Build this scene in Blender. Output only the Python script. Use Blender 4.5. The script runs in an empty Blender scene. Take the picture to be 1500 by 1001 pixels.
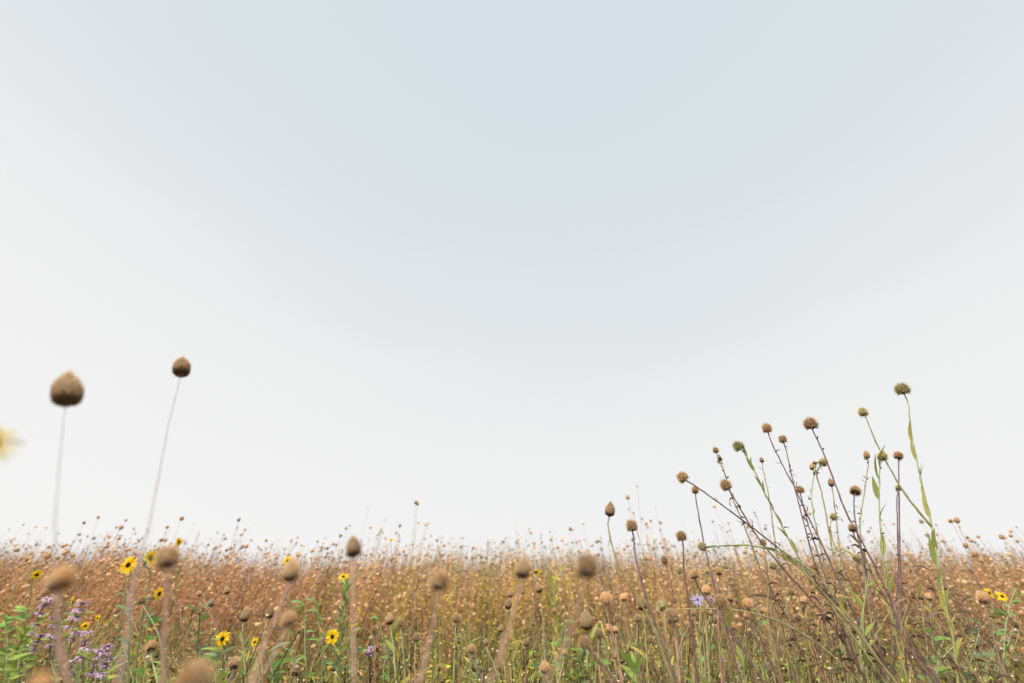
import bpy, math, random
import numpy as np
from mathutils import Vector, Matrix

# ------------------------------------------------------------------ camera, sky, sun, exposure
S = bpy.context.scene
COL = S.collection
EYE = 0.85
FPX = 708.0                       # focal length in pixels of a 1500 px wide frame
PITCH = math.atan((868 - 500.5) / FPX)
cam_d = bpy.data.cameras.new('camera')
cam = bpy.data.objects.new('camera', cam_d)
COL.objects.link(cam)
cam.location = (0, 0, EYE)
cam.rotation_euler = (math.pi / 2 + PITCH, 0, 0)
cam_d.sensor_width = 36
cam_d.lens = 36 * FPX / 1500
cam_d.clip_start = 0.02
cam_d.clip_end = 2000
cam_d.dof.use_dof = True
cam_d.dof.focus_distance = 1.0
cam_d.dof.aperture_fstop = cam_d.lens / 6.0
S.camera = cam

SUN_EL, SUN_AZ = math.radians(52), math.radians(215)      # azimuth clockwise from +Y
w = bpy.data.worlds.new('World')
S.world = w
w.use_nodes = True
nt = w.node_tree
nt.nodes.clear()
N = nt.nodes.new
L = nt.links.new
out = N('ShaderNodeOutputWorld')
sky = N('ShaderNodeTexSky')
sky.sky_type = 'NISHITA'
sky.sun_disc = False
sky.sun_elevation = SUN_EL
sky.sun_rotation = SUN_AZ
sky.dust_density = 2.0
bg1 = N('ShaderNodeBackground')
L(sky.outputs[0], bg1.inputs[0])
bg1.inputs[1].default_value = 0.05
# thin high veil of cloud over the blue
tc = N('ShaderNodeTexCoord')
sep = N('ShaderNodeSeparateXYZ')
L(tc.outputs['Generated'], sep.inputs[0])
nz = N('ShaderNodeTexNoise')
mp = N('ShaderNodeMapping')
mp.inputs['Rotation'].default_value = (0.3, -0.45, 0)
mp.inputs['Scale'].default_value = (1.0, 0.8, 3.5)
L(tc.outputs['Generated'], mp.inputs[0])
L(mp.outputs[0], nz.inputs['Vector'])
nz.inputs['Scale'].default_value = 1.3
nz.inputs['Detail'].default_value = 9
nz.inputs['Roughness'].default_value = 0.5
ma = N('ShaderNodeMath'); ma.operation = 'MULTIPLY_ADD'
L(nz.outputs[0], ma.inputs[0]); ma.inputs[1].default_value = 0.22
L(sep.outputs['Z'], ma.inputs[2])
# the veil is thicker to the left of the view than to the right of centre
mx = N('ShaderNodeMath'); mx.operation = 'MULTIPLY_ADD'
ab = N('ShaderNodeMath'); ab.operation = 'SUBTRACT'; L(sep.outputs['X'], ab.inputs[0]); ab.inputs[1].default_value = 0.16
ab2 = N('ShaderNodeMath'); ab2.operation = 'MULTIPLY'; L(ab.outputs[0], ab2.inputs[0]); L(ab.outputs[0], ab2.inputs[1])
L(ab2.outputs[0], mx.inputs[0]); mx.inputs[1].default_value = -0.34
L(ma.outputs[0], mx.inputs[2])
cr = N('ShaderNodeValToRGB')
L(mx.outputs[0], cr.inputs[0])
e = cr.color_ramp.elements
e[0].position = 0.02; e[0].color = (0.95, 0.947, 0.94, 1)
e[1].position = 0.98; e[1].color = (0.695, 0.785, 0.83, 1)
k = e.new(0.36); k.color = (0.905, 0.908, 0.905, 1)
k = e.new(0.56); k.color = (0.825, 0.85, 0.87, 1)
k = e.new(0.72); k.color = (0.755, 0.81, 0.85, 1)
bg2 = N('ShaderNodeBackground')
L(cr.outputs[0], bg2.inputs[0])
bg2.inputs[1].default_value = 1.0
mixs = N('ShaderNodeMixShader')
mixs.inputs[0].default_value = 0.94
L(bg1.outputs[0], mixs.inputs[1]); L(bg2.outputs[0], mixs.inputs[2])
L(mixs.outputs[0], out.inputs[0])

sun_d = bpy.data.lights.new('sun', 'SUN')
sun_d.energy = 3.9
sun_d.angle = math.radians(8)
sun_d.color = (1.0, 0.93, 0.82)
sun = bpy.data.objects.new('sun', sun_d)
COL.objects.link(sun)
sd = Vector((math.sin(SUN_AZ) * math.cos(SUN_EL), math.cos(SUN_AZ) * math.cos(SUN_EL), math.sin(SUN_EL)))
sun.rotation_euler = sd.to_track_quat('Z', 'Y').to_euler()
sun.location = (0, -3, 6)

S.view_settings.view_transform = 'Standard'
S.view_settings.look = 'None'
S.view_settings.exposure = 0.0
S.view_settings.gamma = 1.0
S.view_settings.use_curve_mapping = False

# ------------------------------------------------------------------ helpers
R = random.Random(7)
NR = np.random.RandomState(11)


def at(px, py, D):
    """the point D metres ahead of the camera seen at a pixel of the 1500 px photograph"""
    x = (px - 750) / FPX
    y = -(py - 500.5) / FPX
    d = np.array([x, math.cos(PITCH) - y * math.sin(PITCH), math.sin(PITCH) + y * math.cos(PITCH)])
    return np.array([0, 0, EYE]) + d * (D / d[1])


def px_size(py, D):
    """metres per pixel"""
    y = -(py - 500.5) / FPX
    return D / (math.cos(PITCH) - y * math.sin(PITCH)) / FPX


def surf(name, rough=0.85, trans=0.25, noise=40.0, amp=0.35):
    m = bpy.data.materials.new(name)
    m.use_nodes = True
    t = m.node_tree
    t.nodes.clear()
    n = t.nodes.new
    l = t.links.new
    o = n('ShaderNodeOutputMaterial')
    a = n('ShaderNodeAttribute'); a.attribute_name = 'tint'
    tcx = n('ShaderNodeTexCoord')
    z = n('ShaderNodeTexNoise'); z.inputs['Scale'].default_value = noise; z.inputs['Detail'].default_value = 3
    l(tcx.outputs['Object'], z.inputs['Vector'])
    mr = n('ShaderNodeMapRange'); mr.inputs[1].default_value = 0.3; mr.inputs[2].default_value = 0.7
    mr.inputs[3].default_value = 1 - amp; mr.inputs[4].default_value = 1 + amp
    l(z.outputs[0], mr.inputs[0])
    oi = n('ShaderNodeObjectInfo')
    mr2 = n('ShaderNodeMapRange'); mr2.inputs[3].default_value = 0.85; mr2.inputs[4].default_value = 1.15
    l(oi.outputs['Random'], mr2.inputs[0])
    mu = n('ShaderNodeMath'); mu.operation = 'MULTIPLY'
    l(mr.outputs[0], mu.inputs[0]); l(mr2.outputs[0], mu.inputs[1])
    vm = n('ShaderNodeVectorMath'); vm.operation = 'SCALE'
    l(a.outputs['Color'], vm.inputs[0]); l(mu.outputs[0], vm.inputs['Scale'])
    b = n('ShaderNodeBsdfPrincipled')
    b.inputs['Roughness'].default_value = rough
    b.inputs['Specular IOR Level'].default_value = 0.25
    l(vm.outputs[0], b.inputs['Base Color'])
    if trans > 0:
        tr = n('ShaderNodeBsdfTranslucent')
        l(vm.outputs[0], tr.inputs[0])
        ms = n('ShaderNodeMixShader'); ms.inputs[0].default_value = trans
        l(b.outputs[0], ms.inputs[1]); l(tr.outputs[0], ms.inputs[2])
        l(ms.outputs[0], o.inputs[0])
    else:
        l(b.outputs[0], o.inputs[0])
    return m


M_STEM = surf('stem_skin', 0.7, 0.0, 90, 0.25)
M_HEAD = surf('dry_seed_bristle', 0.95, 0.42, 60, 0.2)
M_LEAF = surf('leaf_blade', 0.6, 0.4, 45, 0.28)
M_PETAL = surf('petal_skin', 0.7, 0.4, 80, 0.15)
M_MASS = surf('meadow_plant', 0.85, 0.18, 9, 0.4)


MARKS = [(45, 'at the far left edge'), (130, 'behind the purple whorled flowers'), (205, 'behind the facing upper left sunflower'), (275, 'behind the blurred mauve stemmed head'),
         (350, 'above the low left sunflower'), (430, 'behind the slanting pink stems'), (510, 'behind the green leafy spire'), (590, 'right of the pointed blurred head'),
         (690, 'behind the middle blurred head'), (790, 'behind the oval blurred head'), (880, 'behind the largest blurred central head'), (960, 'behind the pointed olive head'),
         (1060, 'behind the lilac aster'), (1150, 'behind the left of the sharp cluster'), (1240, 'behind the middle of the sharp cluster'), (1330, 'behind the right of the sharp cluster'),
         (1420, 'just right of the tall green stalk'), (9999, 'near the two right edge sunflowers')]


def mark(x, D=None):
    """the landmark of the photograph nearest in front of a spot (pixel column, or metres with a distance)"""
    px = x if D is None else 750 + FPX * x / (D * math.cos(PITCH))
    return next(t for q, t in MARKS if px < q)


class MB:
    def __init__(s):
        s.V, s.F, s.C, s.n = [], [], [], 0

    def add(s, V, F, C):
        V = np.asarray(V, float)
        C = np.asarray(C, float)
        if C.ndim == 1:
            C = np.tile(C, (len(V), 1))
        s.V.append(V); s.F.append(np.asarray(F, int) + s.n); s.C.append(C); s.n += len(V)

    def arr(s):
        return np.vstack(s.V), np.vstack(s.F), np.vstack(s.C)

    def mesh(s, name, mat, org=None, smooth=True):
        V, F, C = s.arr()
        if org is not None:
            V = V - org
        return mesh_from(name, V, F, C, mat, smooth)


def mesh_from(name, V, F, C, mat, smooth=True):
    me = bpy.data.meshes.new(name)
    me.vertices.add(len(V)); me.vertices.foreach_set('co', V.astype(np.float32).ravel())
    me.loops.add(len(F) * 3); me.loops.foreach_set('vertex_index', F.astype(np.int32).ravel())
    me.polygons.add(len(F)); me.polygons.foreach_set('loop_start', np.arange(len(F), dtype=np.int32) * 3)
    me.polygons.foreach_set('use_smooth', np.full(len(F), smooth))
    me.update(calc_edges=True)
    ca = me.color_attributes.new('tint', 'FLOAT_COLOR', 'POINT')
    ca.data.foreach_set('color', np.hstack([C, np.ones((len(C), 1))]).astype(np.float32).ravel())
    me.materials.append(mat)
    return me


def obj(name, me, parent=None, loc=None, rot=None, scale=None, stuff=False):
    o = bpy.data.objects.new(name, me)
    COL.objects.link(o)
    if parent is not None:
        o.parent = parent
    if loc is not None:
        o.location = loc
    if rot is not None:
        o.rotation_euler = rot
    if scale is not None:
        o.scale = (scale,) * 3 if np.isscalar(scale) else scale
    if stuff:
        o['kind'] = 'stuff'
    return o


def thing(name, label, cat, loc, group=None):
    o = bpy.data.objects.new(name, None)
    COL.objects.link(o)
    o.empty_display_size = 0.05
    o.location = loc
    o['label'] = label; o['category'] = cat
    if group:
        o['group'] = group
    return o


def spline(P, n):
    """smooth curve through rows of P, tangents weighted by segment length so it never loops"""
    P = np.asarray(P, float)
    h = np.linalg.norm(np.diff(P, axis=0), axis=1) + 1e-9
    sl = np.diff(P, axis=0) / h[:, None]
    T = np.empty_like(P)
    T[0], T[-1] = sl[0], sl[-1]
    for i in range(1, len(P) - 1):
        T[i] = (sl[i - 1] * h[i] + sl[i] * h[i - 1]) / (h[i] + h[i - 1])
    o = []
    for i in range(len(P) - 1):
        for k in range(n):
            t = k / n
            o.append((2 * t ** 3 - 3 * t * t + 1) * P[i] + (t ** 3 - 2 * t * t + t) * h[i] * T[i]
                     + (3 * t * t - 2 * t ** 3) * P[i + 1] + (t ** 3 - t * t) * h[i] * T[i + 1])
    o.append(P[-1])
    return np.array(o)


def tube(mb, P, r, col, sides=5):
    P = np.asarray(P, float)
    n = len(P)
    r = np.broadcast_to(np.asarray(r, float), (n,))
    T = np.gradient(P, axis=0)
    T /= np.linalg.norm(T, axis=1)[:, None] + 1e-12
    ref = np.array([0.31, 0.95, 0.05])
    A = np.cross(T, ref); A /= np.linalg.norm(A, axis=1)[:, None] + 1e-12
    B = np.cross(T, A)
    an = np.arange(sides) * 2 * math.pi / sides
    V = P[:, None] + r[:, None, None] * (np.cos(an)[None, :, None] * A[:, None] + np.sin(an)[None, :, None] * B[:, None])
    F = []
    for i in range(n - 1):
        for j in range(sides):
            a = i * sides + j; b = i * sides + (j + 1) % sides; c = a + sides; d = b + sides
            F += [(a, b, d), (a, d, c)]
    col = np.asarray(col, float)
    C = np.repeat(col, sides, axis=0) if col.ndim == 2 else col
    mb.add(V.reshape(-1, 3), F, C)


def leaf_arr(Ln, Wd, curl=0.6, seg=5, shape='lance', col=(0.1, 0.15, 0.04), fold=0.25, twist=0.0, tipcol=None, serr=0.0):
    """a blade from the origin along +X, normal +Z, bending down by curl radians; folded on its midrib"""
    t = np.linspace(0, 1, seg + 1)
    if shape == 'lance':
        wd = np.sin(math.pi * t ** 0.75) ** 0.9
    elif shape == 'heart':
        wd = np.where(t < 0.25, np.sqrt(np.clip(t / 0.25, 0, 1)) * 0.98, np.cos((t - 0.25) / 0.75 * math.pi / 2) ** 0.8)
    elif shape == 'petal':
        wd = np.sin(math.pi * (0.12 + 0.8 * t)) ** 0.7
    else:
        wd = (1 - t) ** 0.5
    if serr:
        wd = wd * (1 + serr * np.where(np.arange(seg + 1) % 2, 1, -1))
    if shape != 'petal':
        wd[-1] = 0.02
    wd[0] = max(wd[0], 0.08)
    ang = -curl * t
    ds = Ln / seg
    x = np.concatenate([[0], np.cumsum(np.cos(ang[:-1]) * ds)])
    z = np.concatenate([[0], np.cumsum(np.sin(ang[:-1]) * ds)])
    V = []
    for i in range(seg + 1):
        h = wd[i] * Wd / 2
        tw = twist * t[i]
        cy, sy = math.cos(tw), math.sin(tw)
        V += [(x[i], -h * cy, z[i] + fold * h - h * sy), (x[i], 0, z[i]), (x[i], h * cy, z[i] + fold * h + h * sy)]
    F = []
    for i in range(seg):
        a = 3 * i
        F += [(a, a + 3, a + 4), (a, a + 4, a + 1), (a + 1, a + 4, a + 5), (a + 1, a + 5, a + 2)]
    col = np.array(col, float)
    tc_ = col if tipcol is None else np.array(tipcol, float)
    C = np.repeat(col[None] * (1 - t[:, None]) + tc_[None] * t[:, None], 3, axis=0)
    C[1::3] *= 1.15
    return np.array(V), np.array(F), C


def rotmat(axis_x, roll=0.0):
    """3x3 that takes +X onto axis_x, with +Z as near up as it can be, then rolled"""
    x = np.asarray(axis_x, float); x = x / np.linalg.norm(x)
    up = np.array([0, 0, 1.0]) if abs(x[2]) < 0.97 else np.array([0, 1.0, 0])
    y = np.cross(up, x); y /= np.linalg.norm(y)
    z = np.cross(x, y)
    c, s_ = math.cos(roll), math.sin(roll)
    return np.array([x, y * c + z * s_, -y * s_ + z * c]).T


def quat_z(d, roll=0.0):
    q = Vector(d).to_track_quat('Z', 'Y')
    return (q.to_matrix() @ Matrix.Rotation(roll, 3, 'Z')).to_euler()


def quat_m(Mx):
    return Matrix([list(r) for r in Mx]).to_euler()


def eulerz(a, lean, la):
    """rotation about Z by a then a lean of `lean` radians towards azimuth la"""
    c, s_ = math.cos(a), math.sin(a)
    Rz = np.array([[c, -s_, 0], [s_, c, 0], [0, 0, 1]])
    ax = np.array([-math.sin(la), math.cos(la), 0])
    K = np.array([[0, -ax[2], ax[1]], [ax[2], 0, -ax[0]], [-ax[1], ax[0], 0]])
    Rl = np.eye(3) + math.sin(lean) * K + (1 - math.cos(lean)) * K @ K
    return Rl @ Rz


# ------------------------------------------------------------------ ground
def rise(y, x=0.0):
    """ground height: the meadow climbs gently to a low crest 10 m away and falls off behind it"""
    y = np.asarray(y, float)
    t = np.clip((y - 1.2) / 8.8, 0, 1)
    x = np.asarray(x, float)
    lump = 1 + 0.12 * np.sin(x * 0.55 + 1) + 0.09 * np.sin(x * 1.37 + y * 0.4) + 0.22 * np.clip(np.abs(x) / 8, 0, 1)
    return 0.37 * t * t * (3 - 2 * t) * lump - 0.05 * np.clip(y - 10, 0, 30)


def build_ground():
    n = 140
    g = np.sign(np.linspace(-1, 1, n)) * np.abs(np.linspace(-1, 1, n)) ** 3 * 900
    X, Y = np.meshgrid(g, g)
    Z = 0.02 * np.sin(X * 1.7) * np.cos(Y * 1.3) + 0.012 * np.sin(X * 5 + Y * 4) - 0.02
    Z = Z + rise(Y, X)
    V = np.stack([X, Y, Z], -1).reshape(-1, 3)
    i = np.arange(n - 1)
    a = (i[:, None] * n + i[None]).ravel()
    F = np.vstack([np.stack([a, a + 1, a + n + 1], 1), np.stack([a, a + n + 1, a + n], 1)])
    C = np.tile([0.10, 0.075, 0.05], (len(V), 1))
    m = bpy.data.materials.new('soil_and_litter')
    m.use_nodes = True
    t = m.node_tree
    b = t.nodes['Principled BSDF']; b.inputs['Roughness'].default_value = 0.95
    z1 = t.nodes.new('ShaderNodeTexNoise'); z1.inputs['Scale'].default_value = 14; z1.inputs['Detail'].default_value = 8
    tcx = t.nodes.new('ShaderNodeTexCoord'); t.links.new(tcx.outputs['Object'], z1.inputs['Vector'])
    r = t.nodes.new('ShaderNodeValToRGB')
    r.color_ramp.elements[0].position = 0.35; r.color_ramp.elements[0].color = (0.055, 0.04, 0.028, 1)
    r.color_ramp.elements[1].position = 0.7; r.color_ramp.elements[1].color = (0.20, 0.14, 0.08, 1)
    kk = r.color_ramp.elements.new(0.5); kk.color = (0.10, 0.09, 0.04, 1)
    t.links.new(z1.outputs[0], r.inputs[0]); t.links.new(r.outputs[0], b.inputs['Base Color'])
    bp = t.nodes.new('ShaderNodeBump'); bp.inputs['Distance'].default_value = 0.03
    t.links.new(z1.outputs[0], bp.inputs['Height']); t.links.new(bp.outputs[0], b.inputs['Normal'])
    o = obj('ground', mesh_from('ground', V, F, C, m))
    o['kind'] = 'structure'
    o['label'] = 'meadow soil covered with dry litter'


build_ground()

# ------------------------------------------------------------------ seed heads (unit radius, axis +Z, stem joins at the origin)
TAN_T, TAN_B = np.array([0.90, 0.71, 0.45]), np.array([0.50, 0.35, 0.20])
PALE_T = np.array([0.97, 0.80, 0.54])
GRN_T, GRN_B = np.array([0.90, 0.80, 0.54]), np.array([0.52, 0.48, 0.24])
CAL = np.array([0.15, 0.085, 0.045])  # dark bracts, with the shade beneath the head mixed into the colour


def head_meshes(kind, seed):
    rg = np.random.RandomState(seed)
    up, lo = MB(), MB()
    tc_, bc, cal, H, nb = TAN_T, TAN_B, CAL, 1.68, 330
    if kind == 'green':
        tc_, bc, cal = GRN_T, GRN_B, np.array([0.30, 0.28, 0.13])
    if kind == 'pale':
        tc_ = PALE_T; bc = TAN_B * 1.6; cal = CAL * 1.5; H = 1.78
    if kind == 'drop':
        H = 2.3
    # core, a turned body
    nr, ns = 9, 12
    for i in range(1):
        prof = []
        for q in range(nr + 1):
            t = q / nr
            if kind == 'drop':
                rr = 0.86 * math.sin(math.pi * min(1, t * 0.97 + 0.03) ** 0.76) ** 0.85 + 0.05 * (1 - t)
            else:
                rr = 0.74 * math.sin(math.pi * min(1, t * 0.92 + 0.06) ** 0.9) ** 0.5
            prof.append((max(rr, 0.02), t * H * (0.92 if kind != 'drop' else 1)))
        V, F, C = [], [], []
        for (rr, zz) in prof:
            for j in range(ns):
                a = 2 * math.pi * j / ns
                V.append((rr * math.cos(a), rr * math.sin(a), zz))
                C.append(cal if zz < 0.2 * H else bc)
        for q in range(nr):
            for j in range(ns):
                a = q * ns + j; b = q * ns + (j + 1) % ns
                F += [(a, b, b + ns), (a, b + ns, a + ns)]
        up.add(V, F, np.array(C))
    pr = np.array(prof)

    def surf_pt(t, a):
        rr = np.interp(t, np.linspace(0, 1, nr + 1), pr[:, 0]); zz = np.interp(t, np.linspace(0, 1, nr + 1), pr[:, 1])
        return np.array([rr * math.cos(a), rr * math.sin(a), zz])

    bald = rg.rand() * 6.283
    for k in range(nb):
        if math.cos(k * 2.39996 - bald) > 0.8 and rg.rand() < 0.6:
            continue
        t = 0.13 + 0.85 * (k + rg.rand()) / nb
        a = k * 2.39996 + rg.rand() * 0.4
        p = surf_pt(t, a)
        nrm = np.array([math.cos(a) * math.sin(math.pi * t), math.sin(a) * math.sin(math.pi * t), -math.cos(math.pi * t)])
        if kind == 'drop':
            d = nrm * 0.35 + np.array([-0.25 * math.cos(a), -0.25 * math.sin(a), 1.0])
            ln = 0.5 * (0.7 + 0.6 * rg.rand())
        else:
            d = nrm * 1.0 + np.array([0, 0, 0.3 if kind == 'pale' else 0.15]) + rg.randn(3) * 0.13
            ln = (0.42 if kind == 'pale' else 0.50) * (0.6 + 0.7 * rg.rand())
        d /= np.linalg.norm(d)
        s1 = np.cross(d, [0.2, 0.3, 1.0]); s1 /= np.linalg.norm(s1); s2 = np.cross(d, s1)
        wv = 0.055
        p0 = p - d * 0.06
        V = [p0 + s1 * wv, p0 - s1 * wv * 0.5 + s2 * wv * 0.8, p0 - s1 * wv * 0.5 - s2 * wv * 0.8, p0 + d * (ln + 0.06)]
        f = 0.8 + 0.4 * rg.rand()
        up.add(V, [(0, 1, 3), (1, 2, 3), (2, 0, 3)], np.array([bc, bc, bc, tc_ * f]) * (0.72 + 0.36 * min(1, t * 2.4)))  # painted shade: bristles darken towards the underside of the head
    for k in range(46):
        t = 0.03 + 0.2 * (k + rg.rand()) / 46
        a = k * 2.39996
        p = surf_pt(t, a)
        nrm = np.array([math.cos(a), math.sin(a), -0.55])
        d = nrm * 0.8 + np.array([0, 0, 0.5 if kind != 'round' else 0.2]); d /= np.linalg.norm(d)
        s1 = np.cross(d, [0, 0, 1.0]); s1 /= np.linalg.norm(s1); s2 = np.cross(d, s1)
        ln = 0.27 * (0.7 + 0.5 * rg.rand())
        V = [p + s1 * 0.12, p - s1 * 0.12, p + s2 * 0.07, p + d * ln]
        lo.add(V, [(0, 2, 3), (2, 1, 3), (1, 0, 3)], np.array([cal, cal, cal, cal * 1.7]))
    return up.mesh('seed_head_' + kind, M_HEAD, smooth=False), lo.mesh('calyx_' + kind, M_HEAD, smooth=False)


HEADS = {k_: [head_meshes(k_, s_) for s_ in range(5)] for k_ in ('round', 'drop', 'green', 'pale')}

# leaves shared between plants (unit length)
LEAF_STYLE = {
    'green': dict(Ln=1, Wd=0.20, curl=0.5, col=(0.27, 0.34, 0.09), tipcol=(0.40, 0.42, 0.11)),
    'yellow': dict(Ln=1, Wd=0.17, curl=0.6, col=(0.42, 0.42, 0.11), tipcol=(0.62, 0.48, 0.12)),
    'curl': dict(Ln=1, Wd=0.17, curl=3.6, col=(0.09, 0.052, 0.04), tipcol=(0.16, 0.09, 0.065), twist=1.6, seg=8, fold=0.9),
    'brown': dict(Ln=1, Wd=0.12, curl=1.8, col=(0.28, 0.18, 0.13), tipcol=(0.36, 0.26, 0.15), twist=0.9, seg=7, fold=0.8),
    'heart': dict(Ln=1, Wd=0.58, curl=0.9, col=(0.20, 0.36, 0.09), tipcol=(0.32, 0.48, 0.12), shape='heart', seg=7, fold=0.3),
    'bright': dict(Ln=1, Wd=0.26, curl=0.9, col=(0.32, 0.46, 0.10), tipcol=(0.46, 0.56, 0.13), seg=8, serr=0.12),
    'dusty': dict(Ln=1, Wd=0.28, curl=0.7, col=(0.20, 0.30, 0.14), tipcol=(0.30, 0.38, 0.19), seg=6),
}
LEAVES = {}
for nm, kw in LEAF_STYLE.items():
    LEAVES[nm] = []
    for v in range(2):
        kk = dict(kw); kk['curl'] *= (1, 0.6)[v]; kk.setdefault('seg', 5)
        Vv, Ff, Cc = leaf_arr(**kk)
        LEAVES[nm].append(mesh_from('leaf_' + nm, Vv, Ff, Cc, M_LEAF))

STEMC = {
    'purple': ((0.22, 0.14, 0.19), (0.21, 0.125, 0.09)),  # upper colour includes the violet lens fringe of thin stems against bright sky
    'brown': ((0.30, 0.19, 0.13), (0.22, 0.14, 0.085)),
    'dark': ((0.18, 0.085, 0.08), (0.20, 0.12, 0.09)),
    'green': ((0.36, 0.39, 0.22), (0.32, 0.31, 0.10)),
    'olive': ((0.40, 0.35, 0.17), (0.27, 0.21, 0.09)),
    'pink': ((0.37, 0.22, 0.17), (0.36, 0.21, 0.12)),
    'bluish': ((0.32, 0.30, 0.34), (0.38, 0.24, 0.19)),
}


def stem_path(pts, D0, D1, head=None):
    """pixel waypoints to 3-D, then on down to the ground"""
    pts = list(pts)
    seg = [0]
    for a, b in zip(pts[:-1], pts[1:]):
        seg.append(seg[-1] + math.hypot(a[0] - b[0], a[1] - b[1]))
    P = [at(p[0], p[1], D0 + (D1 - D0) * s_ / max(seg[-1], 1)) for p, s_ in zip(pts, seg)]
    return P


def to_ground(P):
    d = P[-1] - P[-2]
    dz = -d[2] if d[2] < -1e-4 else 0.3 * np.hypot(d[0], d[1]) + 1e-3
    s_ = np.array([d[0], d[1]]) / dz
    m = np.hypot(*s_)
    if m > 0.7:
        s_ *= 0.7 / m
    z = P[-1][2]
    q = P[-1].copy()
    for fr, g in ((0.3, 0.8), (0.6, 0.45), (1.0, 0.2)):
        nz_ = z * (1 - fr)
        stp = q[2] - nz_
        q = np.array([q[0] + s_[0] * g * stp, q[1] + s_[1] * g * stp, nz_])
        if fr == 1.0:
            q[2] = -0.03
        P.append(q.copy())
    return P


def add_head(root, org, pos, axis, rad, kind, name='seed_head'):
    up, lo = R.choice(HEADS[kind])
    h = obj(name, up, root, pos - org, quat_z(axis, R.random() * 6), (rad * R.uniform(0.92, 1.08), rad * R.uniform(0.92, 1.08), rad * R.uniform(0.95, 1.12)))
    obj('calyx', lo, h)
    return h


def add_leaves(root, org, P, style, n, ln, lo=0.05, hi=0.9, spread=0.6, name='leaf'):
    for k_ in range(n):
        t = lo + (hi - lo) * (k_ + R.random() * 0.7) / n
        f = t * (len(P) - 1); i = int(f); p = P[i] + (P[min(i + 1, len(P) - 1)] - P[i]) * (f - i)
        T = P[max(i - 1, 0)] - P[min(i + 1, len(P) - 1)]; T /= np.linalg.norm(T)
        a = R.random() * 6.28
        side = np.array([math.cos(a), math.sin(a) * 0.7, 0])
        d = T * (1 - spread) + side * spread + np.array([0, 0, 0.05])
        Mx = rotmat(d, R.uniform(-0.8, 0.8))
        st = style if isinstance(style, str) else R.choice(style)
        obj(name, R.choice(LEAVES[st]), root, p - org, quat_m(Mx), ln * R.uniform(0.6, 1.2))


def hero(label, heads, D, col='brown', thick=None, D1=None, leaves=None, name='seed_head_plant', group=None, cat='plant', tiny=0):
    """heads: list of (px, py, width_px, kind, waypoints); the first stem runs to the ground, the others join it"""
    D1 = D if D1 is None else D1
    root = None
    for i, (hx, hy, wpx, kind, pts) in enumerate(heads):
        m = px_size(hy, D)
        rad = wpx * m / 2 / 1.12
        H = {'drop': 1.1, 'round': 0.85, 'green': 0.85, 'pale': 0.9}[kind]
        dx, dy = pts[0][0] - hx, pts[0][1] - hy
        dl = math.hypot(dx, dy) + 1e-6
        off = wpx * 0.42 * (1.25 if kind == 'drop' else 1)
        p_att = (hx + dx / dl * off, hy + dy / dl * off)
        way = [p_att] + [p for p in pts if math.hypot(p[0] - hx, p[1] - hy) > off * 1.1]
        if len(way) < 2:
            way.append((way[0][0] + dx / dl * 12, way[0][1] + dy / dl * 12))
        P = stem_path(way, D, D1)
        if i == 0:
            P = to_ground(P)
            org = P[-1].copy(); org[2] = 0
            root = thing(name, label, cat, org, group)
        P = spline(P, 5)
        n = len(P)
        jt = NR.normal(0, 1, (n, 3)); jt[0] = 0; jt[-1] = 0
        P = P + jt * 0.00028 * (1 if D > 0.6 else 0.5)
        r1 = thick if thick else 0.0011 + rad * 0.045
        rr = r1 * (0.7 + 0.75 * np.linspace(0, 1, n) ** 1.3)
        rr = rr * NR.uniform(0.85, 1.18, n); rr[0] *= 1.7; rr[1] *= 1.25
        c0, c1 = (np.array(q) for q in STEMC[col])
        tt = np.linspace(0, 1, n)[:, None]
        C = c0 * (1 - tt) + c1 * tt
        C *= (1 + 0.12 * np.sin(np.arange(n) * 2.1))[:, None]
        mb = MB(); tube(mb, P, rr, C, 6)
        obj('stem' if i == 0 else 'branch', mb.mesh('stem', M_STEM, org), root)
        ax = P[0] - P[2]; ax[1] *= 0.25 if D < 0.7 else 1; ax /= np.linalg.norm(ax)
        ax = ax * 0.7 + np.array([0, 0.0, 0.45 if kind != 'green' else 0.2])
        add_head(root, org, P[0], ax, rad, kind)
        if leaves and (i == 0 or len(leaves) > 6):
            st, nl, ln, lo_, hi_ = leaves[:5]
            add_leaves(root, org, P, st, nl, ln, lo_, hi_, leaves[5] if len(leaves) > 5 else 0.5)
        if tiny:
            mb = MB()
            for k_ in range(tiny):
                t = R.uniform(0.08, 0.7) * (n - 1); j = int(t); p = P[j]
                a = R.random() * 6.28
                Mx = rotmat(np.array([math.cos(a), math.sin(a), R.uniform(-0.3, 1.0)]), R.random() * 3)
                Vv, Ff, Cc = leaf_arr(R.uniform(0.006, 0.014), 0.003, R.uniform(0.5, 3.0), 4, 'lance', R.choice([(0.10, 0.06, 0.05), (0.09, 0.06, 0.06), (0.24, 0.26, 0.09)]), 0.5, 1.0)
                mb.add(Vv @ Mx.T + p, Ff, Cc)
            obj('leaf', mb.mesh('tiny_leaves', M_LEAF, org), root, stuff=True)
    return root


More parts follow.
